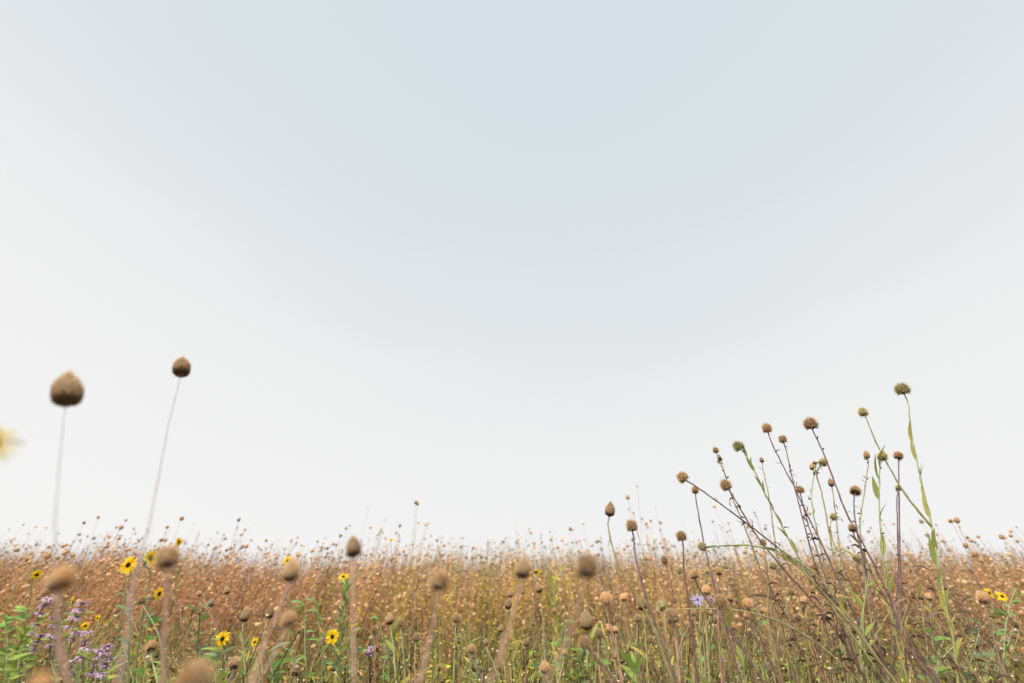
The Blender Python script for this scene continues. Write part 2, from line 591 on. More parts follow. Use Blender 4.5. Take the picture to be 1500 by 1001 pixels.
# ------------------------------------------------------------------ plants close to the lens, out of focus
near = [
    ('large blurred brown seed head high on the left against the white sky', [(102, 570, 46, 'drop', [(97, 592), (91, 640), (86, 690), (82, 750), (80, 850), (82, 1001)])], 0.36, 'bluish', 0.26, 0.00042),
    ('small blurred brown seed head standing highest on the left on a slanting pale stem', [(268, 535, 30, 'drop', [(264, 553), (250, 610), (236, 680), (218, 770), (196, 850), (186, 930), (174, 1001)])], 0.52, 'bluish', 0.20, 0.0006),
    ('very blurred pale tan seed head beside the purple whorled flowers on the left', [(87, 846, 42, 'pale', [(86, 868), (84, 905), (88, 950), (102, 1001)])], 0.27, 'pink', 0.25, 0.0014),
    ('blurred round seed head with dark underside on a straight mauve stem near the sunflowers', [(245, 816, 34, 'round', [(245, 840), (243, 900), (240, 950), (238, 1001)])], 0.34, 'pink', 0.31, 0.0016),
    ('blurred teardrop seed head on a slanting pink stem below the small sunflower', [(427, 838, 28, 'drop', [(424, 853), (408, 895), (388, 945), (368, 1001)])], 0.40, 'pink', 0.33, 0.0016),
    ('blurred pale seed head lower of the two on slanting pink stems', [(428, 908, 27, 'pale', [(420, 924), (402, 958), (374, 1003)])], 0.37, 'pink', 0.31, 0.0014),
    ('blurred pointed seed head with a wisp on top rising alone left of centre', [(520, 802, 27, 'drop', [(518, 820), (517, 880), (518, 940), (519, 1001)])], 0.42, 'pink', 0.31, 0.0013),
    ('blurred round seed head with a dark base near the middle of the meadow', [(646, 850, 32, 'round', [(642, 868), (636, 912), (625, 960), (614, 1003)])], 0.38, 'pink', 0.28, 0.0013),
    ('blurred oval seed head between the middle one and the largest central one', [(768, 834, 27, 'drop', [(764, 852), (752, 900), (735, 955), (716, 1003)])], 0.40, 'pink', 0.27, 0.0012),
    ('largest blurred round seed head right of the centre with a wide tan crown', [(861, 829, 38, 'round', [(856, 852), (846, 895), (826, 950), (800, 1003)])], 0.33, 'pink', 0.24, 0.0012),
    ('huge blurred tan seed head cut off by the bottom edge on the left', [(281, 995, 56, 'round', [(281, 1025), (280, 1070)])], 0.22, 'pink', 0.22, 0.0014),
    ('very blurred pale seed head cut off in the bottom left corner', [(60, 1002, 30, 'pale', [(60, 1022), (62, 1060)])], 0.17, 'pink', 0.17, 0.0012),
]
for lb, hd, D, c, D1, th in near:
    hero(lb, hd, D, c, th * 0.72, D1)

# ------------------------------------------------------------------ the tall cluster on the right and the sharp plants round it
tall = [
    ('tall green stalk with yellowing leaves carrying the highest seed head on the right', [
        (1320, 570, 20, 'green', [(1326, 580), (1333, 622), (1342, 670), (1352, 715), (1365, 772), (1375, 830), (1384, 880), (1396, 935), (1404, 1001)]),
        (1264, 603, 15, 'green', [(1270, 616), (1280, 640), (1300, 680), (1320, 715), (1342, 745), (1365, 772)])],
        1.0, 'green', (['yellow', 'yellow', 'green'], 17, 0.05, 0.2, 0.85, 0.16), 0),
    ('widest round seed head of the right cluster on a long bowed purple stem', [(1186, 620, 21, 'round', [(1191, 631), (1208, 668), (1223, 708), (1240, 752), (1264, 796), (1292, 852), (1318, 920), (1345, 1001)])], 0.95, 'purple', ('curl', 7, 0.026, 0.45, 0.8, 0.5), 6),
    ('round seed head on a straight purple stem at the top centre of the right cluster', [(1123, 627, 15.5, 'round', [(1126, 637), (1140, 669), (1163, 713), (1184, 757), (1206, 802), (1228, 850), (1260, 915), (1300, 1001)])], 1.0, 'purple', ('curl', 5, 0.03, 0.35, 0.7, 0.6), 8),
    ('ragged dark seed head just right of the straight purple stem', [(1146, 643, 13, 'round', [(1150, 655), (1158, 690), (1168, 730), (1180, 775), (1192, 820), (1216, 880), (1240, 950), (1256, 1001)])], 1.0, 'brown', ('curl', 8, 0.026, 0.15, 0.7, 0.6), 12),
    ('greenish seed head facing the lens on a bluish stem with narrow green leaves', [(1080, 654, 16.5, 'green', [(1088, 661), (1104, 688), (1120, 722), (1144, 768), (1162, 803), (1190, 848), (1230, 905), (1290, 990)])], 0.95, 'green', ('green', 10, 0.030, 0.06, 0.5, 0.2), 6),
    ('small dark double seed head on a thin twiggy stem left of the green facing head', [
        (1048, 659, 10, 'round', [(1051, 668), (1062, 695), (1072, 728), (1088, 765), (1106, 812), (1122, 860), (1150, 940), (1165, 1001)]),
        (1054, 670, 7, 'drop', [(1055, 676), (1060, 690)])], 1.0, 'olive', None, 22),
    ('very small rusty seed head on a thread thin stem in the right cluster', [(1116, 674, 7, 'drop', [(1117, 682), (1124, 716), (1130, 755), (1136, 800), (1150, 870), (1170, 1001)])], 1.1, 'olive', None, 16),
    ('cluster of two small brown heads beside the tattered one', [
        (1190, 684, 9, 'drop', [(1192, 693), (1189, 716), (1190, 742), (1196, 775), (1206, 820), (1225, 900), (1240, 1001)]),
        (1193, 677, 7, 'drop', [(1194, 684), (1192, 693)])], 1.05, 'green', ('yellow', 3, 0.02, 0.2, 0.5, 0.5), 14),
    ('tattered seed head with one dried petal on a crooked neck', [(1209, 678, 13, 'green', [(1202, 683), (1197, 690), (1203, 720), (1212, 765), (1222, 820), (1240, 900), (1262, 1001)])], 1.05, 'olive', None, 18),
    ('small brown bud head on a thin green stem right of the tattered head', [(1217, 708, 10, 'drop', [(1219, 716), (1223, 745), (1228, 790), (1236, 850), (1250, 1001)])], 1.05, 'olive', ('curl', 5, 0.02, 0.2, 0.6, 0.6), 8),
    ('small round seed head in front of the crossing purple stems', [(1171, 717, 12, 'round', [(1173, 725), (1182, 762), (1196, 805), (1214, 860), (1240, 930), (1270, 1001)])], 1.0, 'purple', ('curl', 6, 0.025, 0.25, 0.7, 0.6), 6),
    ('little grey green seed head with a hooked stem low in the right cluster', [(1222, 757, 11, 'green', [(1218, 764), (1217, 780), (1222, 800), (1232, 860), (1250, 1001)])], 1.05, 'olive', ('yellow', 3, 0.025, 0.1, 0.5, 0.5), 6),
    ('spiky round seed head facing the lens on a reddish stem beneath the green ones', [(1254, 716, 17, 'round', [(1252, 724), (1251, 745), (1255, 775), (1262, 810), (1275, 870), (1300, 1001)])], 0.95, 'purple', ('curl', 6, 0.02, 0.2, 0.6, 0.6), 10),
    ('brown seed head low behind the bowed purple stem on a thick brown stalk', [(1247, 773, 13.5, 'round', [(1250, 781), (1262, 805), (1282, 850), (1315, 905), (1350, 960), (1375, 1001)])], 0.9, 'brown', ('brown', 9, 0.032, 0.12, 0.7, 0.4), 0),
    ('small ragged seed head on a thin green stem left of the round green head', [(1269, 667, 10, 'drop', [(1271, 674), (1269, 700), (1264, 735), (1260, 765), (1262, 810), (1275, 900), (1290, 1001)])], 1.05, 'olive', None, 22),
    ('round green seed head seen from below with leafy pale green stalk under it', [(1293, 667, 16, 'green', [(1290, 680), (1288, 715), (1289, 760), (1294, 815), (1300, 870), (1312, 930), (1330, 1001)])], 0.95, 'green', ('green', 10, 0.05, 0.1, 0.75, 0.18), 4),
    ('smooth topped brown seed head on a straight purple stem right of the round green one', [(1316, 666, 14, 'round', [(1316, 676), (1317, 740), (1318, 800), (1320, 860), (1324, 930), (1330, 1001)])], 1.0, 'purple', ('curl', 3, 0.02, 0.3, 0.6, 0.6), 5),
    ('small dark green head half hidden by the purple stem', [(1317, 714, 10, 'green', [(1315, 722), (1315, 770), (1316, 830), (1312, 900), (1310, 1001)])], 1.04, 'purple', None, 6),
    ('round seed head leftmost of the cluster on a long thin slanting purple stem', [(998, 701, 17.5, 'round', [(1008, 706), (1045, 731), (1090, 764), (1130, 795), (1180, 838), (1240, 900), (1305, 985)])], 0.95, 'purple', ('curl', 5, 0.022, 0.2, 0.6, 0.6), 0),
    ('small round seed head hanging just below the slanting stem on its own thin purple stem', [(1019, 717, 13, 'round', [(1019, 725), (1024, 757), (1032, 800), (1044, 850), (1060, 905), (1085, 1001)])], 1.0, 'purple', None, 0),
    ('plump round seed head on a thick dark stem slanting through the left of the cluster', [(1063, 711, 18, 'round', [(1070, 721), (1085, 747), (1105, 780), (1150, 836), (1200, 892), (1238, 945), (1270, 1001)])], 0.92, 'dark', ('curl', 7, 0.028, 0.1, 0.7, 0.6), 8),
    ('pale green spiky head at the tip of a sideways green stalk', [(1028, 803, 15, 'green', [(1039, 802), (1070, 799), (1110, 801), (1150, 812), (1190, 838), (1240, 900), (1300, 985)])], 0.9, 'green', ('green', 9, 0.028, 0.08, 0.5, 0.25), 0),
    ('greenish seed head on a pale straight stem left of the dried leaves', [(1133, 828, 13, 'green', [(1130, 838), (1126, 862), (1125, 900), (1130, 950), (1142, 1001)])], 1.0, 'olive', None, 0),
    ('brown seed head resting behind the dark slanting stem at the skyline', [(1117, 794, 11, 'round', [(1119, 803), (1124, 840), (1132, 900), (1145, 1001)])], 1.1, 'brown', None, 6),
    ('seed head drooping over a green leafy hook inside the cluster', [(1256, 818, 12, 'green', [(1262, 826), (1270, 836), (1268, 870), (1262, 910), (1262, 1001)])], 0.95, 'green', ('green', 4, 0.045, 0.05, 0.5, 0.4), 0),
    ('pointed olive seed head at the left end of the sharp plants on a bluish neck', [(895, 748, 17, 'drop', [(891, 763), (893, 785), (904, 822), (925, 862), (955, 915), (985, 1001)])], 0.8, 'olive', None, 0),
    ('tan spiky seed head next to the pointed olive one on a slanting pink purple stem', [(925, 770, 19, 'round', [(927, 782), (931, 815), (941, 855), (953, 895), (972, 945), (990, 1001)])], 0.85, 'purple', None, 0),
    ('seed head on a dark red upright stem rising through the skyline', [(998, 785, 17.5, 'round', [(1000, 795), (1002, 835), (1007, 875), (1015, 935), (1021, 1001)])], 0.9, 'dark', None, 0),
    ('small seed head slanting left of the dark red upright stem', [(972, 821, 12, 'round', [(976, 830), (984, 862), (988, 900), (995, 950), (1000, 1001)])], 1.2, 'brown', None, 0),
    ('small greenish seed head on a pale stem beside the dark red upright stem', [(996, 836, 11, 'green', [(996, 845), (996, 880), (998, 920), (1000, 1001)])], 1.25, 'olive', None, 0),
    ('dark based seed head on a stem slanting down past the lilac aster', [(1015, 842, 15, 'pale', [(1019, 851), (1032, 875), (1050, 898), (1085, 945), (1118, 1001)])], 0.95, 'purple', None, 0),
    ('small olive head on a short green neck above the lilac aster', [(1037, 837, 9, 'green', [(1034, 846), (1029, 866), (1025, 920), (1030, 1001)])], 1.15, 'green', None, 0),
    ('pale seed head with a dark base above and right of the lilac aster', [(1054, 837, 13, 'pale', [(1054, 847), (1053, 880), (1056, 930), (1060, 1001)])], 1.05, 'pink', None, 0),
    ('pale oval seed head touching the top of the lilac aster', [(1036, 865, 15, 'pale', [(1035, 874), (1034, 910), (1036, 950), (1040, 1001)])], 1.0, 'olive', None, 0),
    ('large fluffy seed head just right of the lilac aster on a pink brown stem', [(1056, 880, 20, 'round', [(1053, 892), (1053, 930), (1055, 965), (1058, 1001)])], 0.85, 'pink', None, 0),
    ('pale seed head standing alone right of the lilac aster on a dark bent stem', [(1094, 884, 17, 'pale', [(1097, 895), (1108, 920), (1124, 960), (1142, 1001)])], 0.9, 'dark', None, 0),
    ('fluffy round seed head left of the tight group on a straight pinkish stem', [(887, 877, 19, 'pale', [(888, 889), (893, 915), (903, 950), (912, 1001)])], 0.85, 'pink', None, 0),
    ('small pointed head right of the fluffy round one', [(914, 875, 13, 'pale', [(915, 884), (918, 910), (926, 950), (934, 1001)])], 1.0, 'pink', None, 0),
    ('pale tufted oval seed head behind the yellow green slanting stem', [(941, 886, 16, 'drop', [(942, 897), (945, 930), (950, 1001)])], 0.95, 'olive', None, 0),
    ('spiky seed head with a green eye just above the biggest sharp one', [(970, 887, 17, 'green', [(972, 896), (976, 930), (985, 1001)])], 0.9, 'olive', None, 0),
    ('biggest sharp seed head of the low group on a thick maroon stem', [(984, 903, 24, 'round', [(987, 917), (991, 945), (994, 975), (996, 1001)])], 0.75, 'pink', None, 0),
    ('shaggy pointed seed head with a tall peak low in the middle right', [(861, 912, 21, 'drop', [(860, 928), (866, 950), (880, 975), (898, 1003)])], 0.75, 'brown', None, 0),
    ('spiky brown seed head tipping left on a dark stem under the shaggy pointed one', [(853, 944, 20, 'round', [(861, 950), (876, 966), (892, 985), (906, 1003)])], 0.72, 'dark', None, 0),
    ('small round seed head right of the shaggy pointed one on an upright mauve stem', [(878, 929, 14, 'round', [(877, 938), (877, 960), (880, 1001)])], 0.85, 'pink', None, 0),
    ('pair of pale heads pressed together behind a pink stem', [(892, 921, 12, 'pale', [(894, 931), (900, 960), (910, 1001)]), (902, 923, 11, 'pale', [(902, 932), (903, 950), (901, 965)])], 0.95, 'pink', None, 0),
    ('pale cream seed head at the bottom edge right of the middle', [(795, 979, 19, 'pale', [(799, 989), (804, 1001), (808, 1015)])], 0.8, 'pink', None, 0),
    ('pale orange fluffy seed head on a light green stem below the side on sunflower', [(221, 946, 18, 'pale', [(221, 957), (226, 980), (231, 1001)])], 0.95, 'green', None, 0),
    ('large pale seed head near the right edge left of the two sunflowers', [(1441, 876, 19, 'pale', [(1443, 888), (1450, 915), (1462, 960), (1470, 1001)])], 0.95, 'brown', None, 0),
    ('left head of a touching pair of flattened heads right of the cluster', [(1350, 873, 12, 'round', [(1350, 882), (1353, 910), (1358, 950), (1360, 1001)])], 1.4, 'olive', None, 0),
    ('right head of a touching pair of flattened heads right of the cluster', [(1361, 875, 11, 'pale', [(1361, 884), (1362, 910), (1366, 950), (1368, 1001)])], 1.45, 'brown', None, 0),
    ('dark round seed head low between the huge blurred head and the sunflowers', [(343, 972, 17, 'round', [(341, 984), (336, 1001), (333, 1015)])], 0.9, 'purple', None, 0),
    ('dark based tan head at the bottom edge under the blurred slanting stems', [(432, 983, 15, 'round', [(431, 993), (430, 1010)])], 0.95, 'brown', None, 0),
    ('shaggy tan head standing behind and above the low left sunflower', [(358, 903, 16, 'drop', [(356, 914), (355, 940), (358, 970), (360, 1001)])], 1.1, 'green', ('yellow', 4, 0.03, 0.3, 0.7, 0.5), 0),
    ('brown striped head peeping out left of the slanting pink stem', [(397, 899, 14, 'drop', [(393, 909), (386, 930), (384, 1001)])], 1.15, 'olive', None, 0),
    ('pale ragged head on a green stem left of its twin in the middle left', [(570, 908, 14, 'drop', [(572, 918), (576, 950), (580, 1001)])], 1.1, 'green', None, 0),
    ('brown ragged head on a green stem right of its twin in the middle left', [(585, 913, 13, 'round', [(587, 922), (590, 950), (594, 1001)])], 1.1, 'green', None, 0),
    ('ragged brown head on an olive stem left of the middle blurred head', [(611, 934, 13, 'round', [(609, 943), (608, 965), (608, 1001)])], 1.05, 'olive', None, 0),
    ('frayed brown head on a green stem right of the middle blurred head', [(669, 906, 14, 'round', [(668, 916), (666, 945), (664, 1001)])], 1.1, 'green', None, 0),
    ('dark based pale head slanting on a purple neck below the frayed brown one', [(690, 951, 14, 'pale', [(689, 960), (696, 975), (712, 1001)])], 1.0, 'purple', None, 0),
    ('brown head on a dark upright stem left of the shaggy pointed one', [(771, 942, 11, 'round', [(770, 950), (770, 975), (771, 1001)])], 1.1, 'dark', None, 0),
    ('small smooth bud shaped head on a thin stem in the centre', [(733, 922, 9, 'drop', [(733, 929), (735, 950), (742, 1001)])], 1.2, 'pink', None, 0),
    ('small smooth bud shaped head left of the spiky head that tips left', [(827, 957, 9, 'pale', [(826, 964), (822, 985), (818, 1001)])], 1.1, 'olive', None, 0),
    ('narrow pale bud shaped head on a bright yellow green stem', [(712, 941, 8, 'drop', [(713, 949), (722, 970), (733, 1001)])], 1.1, 'green', None, 0),
]
for lb, hd, D, c, lv, tn in tall:
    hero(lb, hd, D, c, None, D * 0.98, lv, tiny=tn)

# small sharp-ish heads nobody could tell apart, low among the leaves
small = [(948, 908), (935, 906), (968, 912), (953, 937), (988, 880), (1007, 915), (1018, 898), (1042, 898), (1048, 909), (1071, 876),
         (905, 905), (993, 977), (1030, 926), (1075, 918), (1117, 893), (1095, 902), (1120, 939), (1197, 914), (1213, 860), (1240, 871), (1273, 853),
         (748, 870), (745, 886), (790, 862), (812, 895), (1308, 888), (1292, 902), (1465, 912), (1405, 905), (1421, 916), (1475, 938), (1437, 925), (1388, 890),
         (1410, 930), (1455, 902), (1490, 915), (205, 880), (243, 848), (290, 870), (308, 884), (331, 866), (548, 922), (1170, 905), (1160, 868), (1180, 880)]
for i, (x, y) in enumerate(small):
    bx_ = x + R.uniform(-12, 12) - (x - 750) * 0.05
    hero('small tan seed head low ' + mark(x), [(x, y, R.uniform(8, 12.5), R.choice(['pale', 'round', 'round', 'drop']), [(x + (bx_ - x) * 0.2, y + 10), (bx_, y + 60), (bx_ + 3, max(y + 90, 1001))])],
         R.uniform(1.05, 1.5), R.choice(['olive', 'pink', 'brown', 'green']), None, group='small seed heads low among the sharp plants')


# ------------------------------------------------------------------ bare stalks, dried leafy stalks, grasses inside the cluster
def stalk(label, pts, D, r, col, leaves, name='dry_stalk', group=None, cat='stalk', D1=None):
    P = to_ground(stem_path(pts, D, D1 or D))
    org = P[-1].copy(); org[2] = 0
    root = thing(name, label, cat, org, group)
    P = spline(P, 5); n = len(P)
    c0, c1 = (np.array(q) for q in STEMC[col])
    tt = np.linspace(0, 1, n)[:, None]
    mb = MB(); tube(mb, P, np.linspace(r * 0.4, r, n), c0 * (1 - tt) + c1 * tt, 6)
    obj('stem', mb.mesh('stem', M_STEM, org), root)
    for lv in leaves:
        add_leaves(root, org, P, *lv)
    return root


stalk('thick yellow olive stalk crossing the cluster base down to the right', [(1168, 828), (1190, 852), (1215, 880), (1255, 925), (1300, 985), (1320, 1010)], 0.85, 0.0036, 'olive', [('yellow', 4, 0.035, 0.0, 0.4, 0.35), ('brown', 5, 0.03, 0.1, 0.6, 0.6)])
stalk('long arching olive stem lying almost flat in front of the cluster', [(985, 893), (1040, 892), (1085, 895), (1140, 910), (1190, 938), (1240, 980), (1262, 1003)], 0.85, 0.0020, 'olive', [('brown', 6, 0.035, 0.3, 0.6, 0.5)])
stalk('dark stalk with curled black brown leaves in the middle of the cluster base', [(1190, 830), (1215, 880), (1225, 930), (1240, 1001)], 0.9, 0.0018, 'dark', [('curl', 16, 0.034, 0.0, 0.6, 0.7)])
stalk('dark stalk with shrivelled leaves at the left foot of the cluster', [(1120, 850), (1150, 900), (1172, 950), (1196, 1001)], 0.9, 0.0018, 'dark', [('curl', 12, 0.034, 0.0, 0.6, 0.7), ('brown', 5, 0.05, 0.1, 0.6, 0.6)])
stalk('brown stalk with long drooping dried leaves at the right foot of the cluster', [(1300, 860), (1318, 910), (1340, 960), (1360, 1001)], 0.85, 0.0030, 'brown', [('brown', 8, 0.038, 0.0, 0.6, 0.5)])
stalk('grey brown stalk with hanging papery leaves between the cluster and the tall green stalk', [(1332, 880), (1322, 930), (1350, 975), (1372, 1003)], 0.8, 0.0026, 'brown', [('brown', 8, 0.038, 0.0, 0.6, 0.6)])
stalk('fresh green upright stem with small leaves inside the cluster', [(1274, 838), (1268, 870), (1264, 915), (1268, 960), (1272, 1001)], 0.9, 0.0020, 'green', [('green', 7, 0.035, 0.1, 0.6, 0.5)])
stalk('pale straw stem standing left of the arching one', [(1126, 862), (1124, 900), (1135, 950), (1146, 1001)], 0.9, 0.0016, 'olive', [('brown', 3, 0.03, 0.2, 0.6, 0.5)])
for i in range(80):
    x = R.uniform(1060, 1430); y = R.uniform(815, 935)
    lean = (x - 1000) * 0.28 + R.uniform(-25, 35)
    col = R.choice(['dark', 'brown', 'olive', 'brown', 'purple'])
    stalk({'dark': 'dark maroon', 'brown': 'brown', 'olive': 'olive', 'purple': 'purplish'}[col] + ' withered thin stalk with curled leaves ' + mark(x), [(x, y), (x + lean * 0.35 + R.uniform(-5, 5), y + (1001 - y) * 0.4), (x + lean * 0.75, 1001)],
          R.uniform(0.85, 1.4), R.uniform(0.0006, 0.0016), col,
          [(R.choice(['curl', 'brown', 'brown', 'yellow']), R.randint(4, 8), R.uniform(0.022, 0.045), 0.0, 0.6, 0.6)], group='dry stalks tangled at the cluster base')
for i in range(34):
    x = R.uniform(840, 1130); y = R.uniform(875, 960)
    stalk('thin stalk between low seed heads ' + mark(x), [(x, y), (x + R.uniform(-4, 22), y + 50), (x + R.uniform(0, 50), 1003)],
          R.uniform(0.85, 1.4), R.uniform(0.0008, 0.0016), R.choice(['olive', 'pink', 'brown', 'dark', 'dark']),
          [(R.choice(['green', 'yellow', 'brown']), R.randint(2, 5), R.uniform(0.02, 0.045), 0.0, 0.6, 0.4)], group='thin stalks between the low seed heads')


# ------------------------------------------------------------------ sunflowers and the aster
def petal_mesh(nm, col, tip, Wd=0.36, curl=0.3):
    Vv, Ff, Cc = leaf_arr(1, Wd, curl, 5, 'petal', col, 0.15, 0, tip)
    return mesh_from(nm, Vv, Ff, Cc, M_PETAL)


PET_Y = [petal_mesh('petal_yellow', (0.95, 0.55, 0.01), (0.97, 0.74, 0.03), 0.42, q) for q in (0.25, 0.6)]
PET_P = [petal_mesh('petal_pale_yellow', (0.85, 0.60, 0.12), (0.88, 0.80, 0.40), 0.2, 0.5)]
PET_L = [petal_mesh('petal_lilac', (0.48, 0.40, 0.66), (0.58, 0.52, 0.76), 0.17, 0.3)]


def disc_meshes():
    mb = MB()
    n = 120
    V, F, C = [], [], []
    for i in range(n):
        r = math.sqrt((i + 0.5) / n); a = i * 2.39996
        p = np.array([r * math.cos(a), r * math.sin(a), 0.35 * (1 - r * r)])
        s_ = 0.10
        mb.add([p + [s_, 0, 0], p + [-s_ / 2, s_ * 0.8, 0], p + [-s_ / 2, -s_ * 0.8, 0], p + [0, 0, 0.16]],
               [(0, 1, 3), (1, 2, 3), (2, 0, 3), (0, 2, 1)], np.array([0.03, 0.016, 0.01]) if r < 0.75 else np.array([0.10, 0.05, 0.015]))
    d = mb.mesh('flower_disc', M_HEAD, smooth=False)
    g = MB()
    nr = 12
    V, F = [(0, 0, -0.75)], []
    for q, (r, z) in enumerate(((0.3, -0.6), (0.85, -0.35), (1.0, -0.05), (0.9, 0.05), (0.02, 0.1))):
        for j in range(nr):
            a = j * 2 * math.pi / nr
            V.append((r * math.cos(a), r * math.sin(a), z))
    for j in range(nr):
        F.append((0, 1 + (j + 1) % nr, 1 + j))
    for q in range(4):
        for j in range(nr):
            a = 1 + q * nr + j; b = 1 + q * nr + (j + 1) % nr
            F += [(a, b, b + nr), (a, b + nr, a + nr)]
    g.add(V, F, np.array([0.12, 0.20, 0.06]))
    for j in range(14):
        a = j * 2 * math.pi / 14
        Vv, Ff, Cc = leaf_arr(0.9, 0.35, -0.3, 3, 'lance', (0.12, 0.21, 0.06))
        Mx = rotmat([math.cos(a), math.sin(a), -0.25])
        g.add(Vv @ Mx.T + np.array([0.6 * math.cos(a), 0.6 * math.sin(a), -0.35]), Ff, Cc)
    return d, g.mesh('flower_base', M_LEAF)


DISC, FBASE = disc_meshes()
DISC_PALE = DISC.copy()
DISC_PALE.color_attributes['tint'].data.foreach_set('color', [0.80, 0.50, 0.06, 1.0] * len(DISC_PALE.vertices))


def flower(label, px, py, wpx, D, face, pts, npet=18, petals=None, name='wild_sunflower', cat='flower', disc_f=0.30, leaves=None, col='green', group=None):
    petals = petals or PET_Y
    m = px_size(py, D); rad = wpx * m / 2 * 1.15
    c = at(px, py, D)
    face = np.array(face, float); face /= np.linalg.norm(face)
    neck = c - face * rad * 0.35
    P = [neck, neck - face * rad * 0.5 - np.array([0, 0, rad * 0.4])] + stem_path(pts, D, D * 1.02)
    P = to_ground(P)
    org = P[-1].copy(); org[2] = 0
    root = thing(name, label, cat, org, group)
    P = spline(P, 5); n = len(P)
    c0, c1 = (np.array(q) for q in STEMC[col])
    tt = np.linspace(0, 1, n)[:, None]
    mb = MB(); tube(mb, P, np.linspace(0.0009, 0.0022, n), c0 * (1 - tt) * 0.8 + c1 * tt, 6)
    obj('stem', mb.mesh('stem', M_STEM, org), root)
    fh = obj('flower_head', FBASE, root, c - org, quat_z(face, R.random() * 6), rad * disc_f)
    obj('disc', DISC if petals is not PET_P else DISC_PALE, fh, (0, 0, 0.12), None, 0.95)
    for k_ in range(npet):
        a = k_ * 2 * math.pi / npet + R.uniform(-0.08, 0.08)
        Mx = rotmat([math.cos(a), math.sin(a), R.uniform(-0.2, 0.35)], R.uniform(-0.5, 0.5))
        pl = (1 / disc_f - 0.75) * R.uniform(0.80, 1.08)
        obj('petal', R.choice(petals), fh, (0.8 * math.cos(a), 0.8 * math.sin(a), 0.0), quat_m(Mx), pl)
    if leaves:
        add_leaves(root, org, P, *leaves)
    return root


TOW = (0, -1, 0.05)
flower('yellow sunflower with a dark eye facing the lens upper left', 188, 828, 21, 1.15, (0.05, -1, 0.15), [(187, 850), (180, 890), (170, 940), (160, 1001)], leaves=('dusty', 7, 0.028, 0.1, 0.6, 0.7))
flower('yellow sunflower turned away showing its green back', 222, 817, 21, 1.15, (0.25, 0.9, 0.35), [(220, 836), (214, 870), (205, 930), (196, 1001)], leaves=('dusty', 6, 0.028, 0.1, 0.6, 0.7))
flower('sunflower seen side on beside the thick blurred stem', 233, 870, 17, 1.1, (1, -0.15, -0.05), [(222, 874), (208, 881), (195, 886), (190, 930), (188, 1001)], leaves=('dusty', 7, 0.028, 0.15, 0.6, 0.7))
flower('drooping sunflower with a dark green back at the left skyline', 54, 842, 13, 1.3, (0.6, -0.6, -0.5), [(50, 832), (46, 860), (36, 930), (30, 1001)], leaves=('green', 3, 0.03, 0.2, 0.6, 0.6))
flower('small sunflower facing left above the purple whorls', 105, 881, 13, 1.2, (-0.8, -0.6, 0.1), [(110, 884), (112, 920), (112, 1001)], leaves=('dusty', 4, 0.035, 0.1, 0.6, 0.7))
flower('small sunflower peeping above the blurred teardrop head', 421, 822, 12, 1.9, (0, -1, 0.1), [(421, 835), (422, 880), (425, 1001)])
flower('small sunflower with its disc pointing up at the top of the green leafy spire', 503, 845, 14, 1.5, (0.1, -0.6, 0.75), [(504, 857), (506, 890), (508, 1001)])
flower('sunflower facing the lens low on the left with a bent green stem', 326, 936, 20, 1.0, (-0.1, -1, 0.1), [(322, 950), (312, 960), (300, 985), (290, 1010)], leaves=('dusty', 5, 0.028, 0.02, 0.5, 0.7))
flower('tiny sunflower behind the blurred slanting stem', 373, 941, 11, 1.3, (-0.2, -1, 0.1), [(373, 950), (374, 1001)], leaves=('green', 3, 0.03, 0.1, 0.5, 0.7))
flower('sunflower facing the lens low beside the green leafy spire', 487, 933, 18, 1.05, (-0.15, -1, 0.05), [(489, 945), (496, 970), (500, 1001)], leaves=('dusty', 5, 0.028, 0.1, 0.6, 0.7))
flower('left sunflower of the two beside the heart shaped leaves at the right edge', 1449, 869, 14, 1.5, (0.2, -1, 0.35), [(1450, 880), (1455, 920), (1458, 1001)])
flower('right sunflower of the two beside the heart shaped leaves at the right edge', 1468, 874, 13, 1.5, (-0.2, -0.9, 0.5), [(1469, 884), (1472, 920), (1476, 1001)])
flower('tiny orange sunflower in profile above the blurred dark based head', 262, 794, 12, 1.7, (1, -0.2, 0), [(258, 796), (258, 830), (256, 900)])
flower('tiny far sunflower against the sky left of centre', 573, 791, 8, 2.2, (0, -0.5, 0.9), [(573, 800), (574, 850), (576, 900)])
flower('dim small orange sunflower between the purple whorls', 125, 917, 10, 1.3, (0.6, -0.7, 0.2), [(126, 925), (130, 1001)])
flower('dim small orange sunflower right of the purple whorls', 143, 906, 9, 1.3, (-0.3, -1, -0.2), [(143, 914), (146, 1001)])
flower('tiny yellow flower low inside the dry tangle at the right', 1323, 965, 10, 1.2, (0, -1, 0.2), [(1323, 975), (1326, 1001)])
flower('withered yellow flower hanging its petals behind the oval blurred head', 785, 838, 15, 1.6, (0.2, -0.4, -0.8), [(781, 828), (782, 870), (780, 1001)], npet=9)
flower('very blurred pale yellow flower at the left edge against the sky', -9, 648, 66, 0.22, (0.75, -0.45, 0.6), [(-40, 690), (-70, 800), (-90, 1001)], npet=16, petals=PET_P, disc_f=0.2)
flower('left bloom of the lilac aster in front of the dark slanting stem', 1022, 879, 19, 1.0, (-0.3, -0.7, 0.5), [(1025, 890), (1030, 930), (1035, 1001)], npet=18, petals=PET_L, name='lilac_aster', disc_f=0.16)
flower('right bloom of the lilac aster in front of the dark slanting stem', 1043, 879, 16, 1.02, (0.4, -0.6, 0.6), [(1042, 890), (1040, 930), (1038, 1001)], npet=18, petals=PET_L, name='lilac_aster', disc_f=0.16)


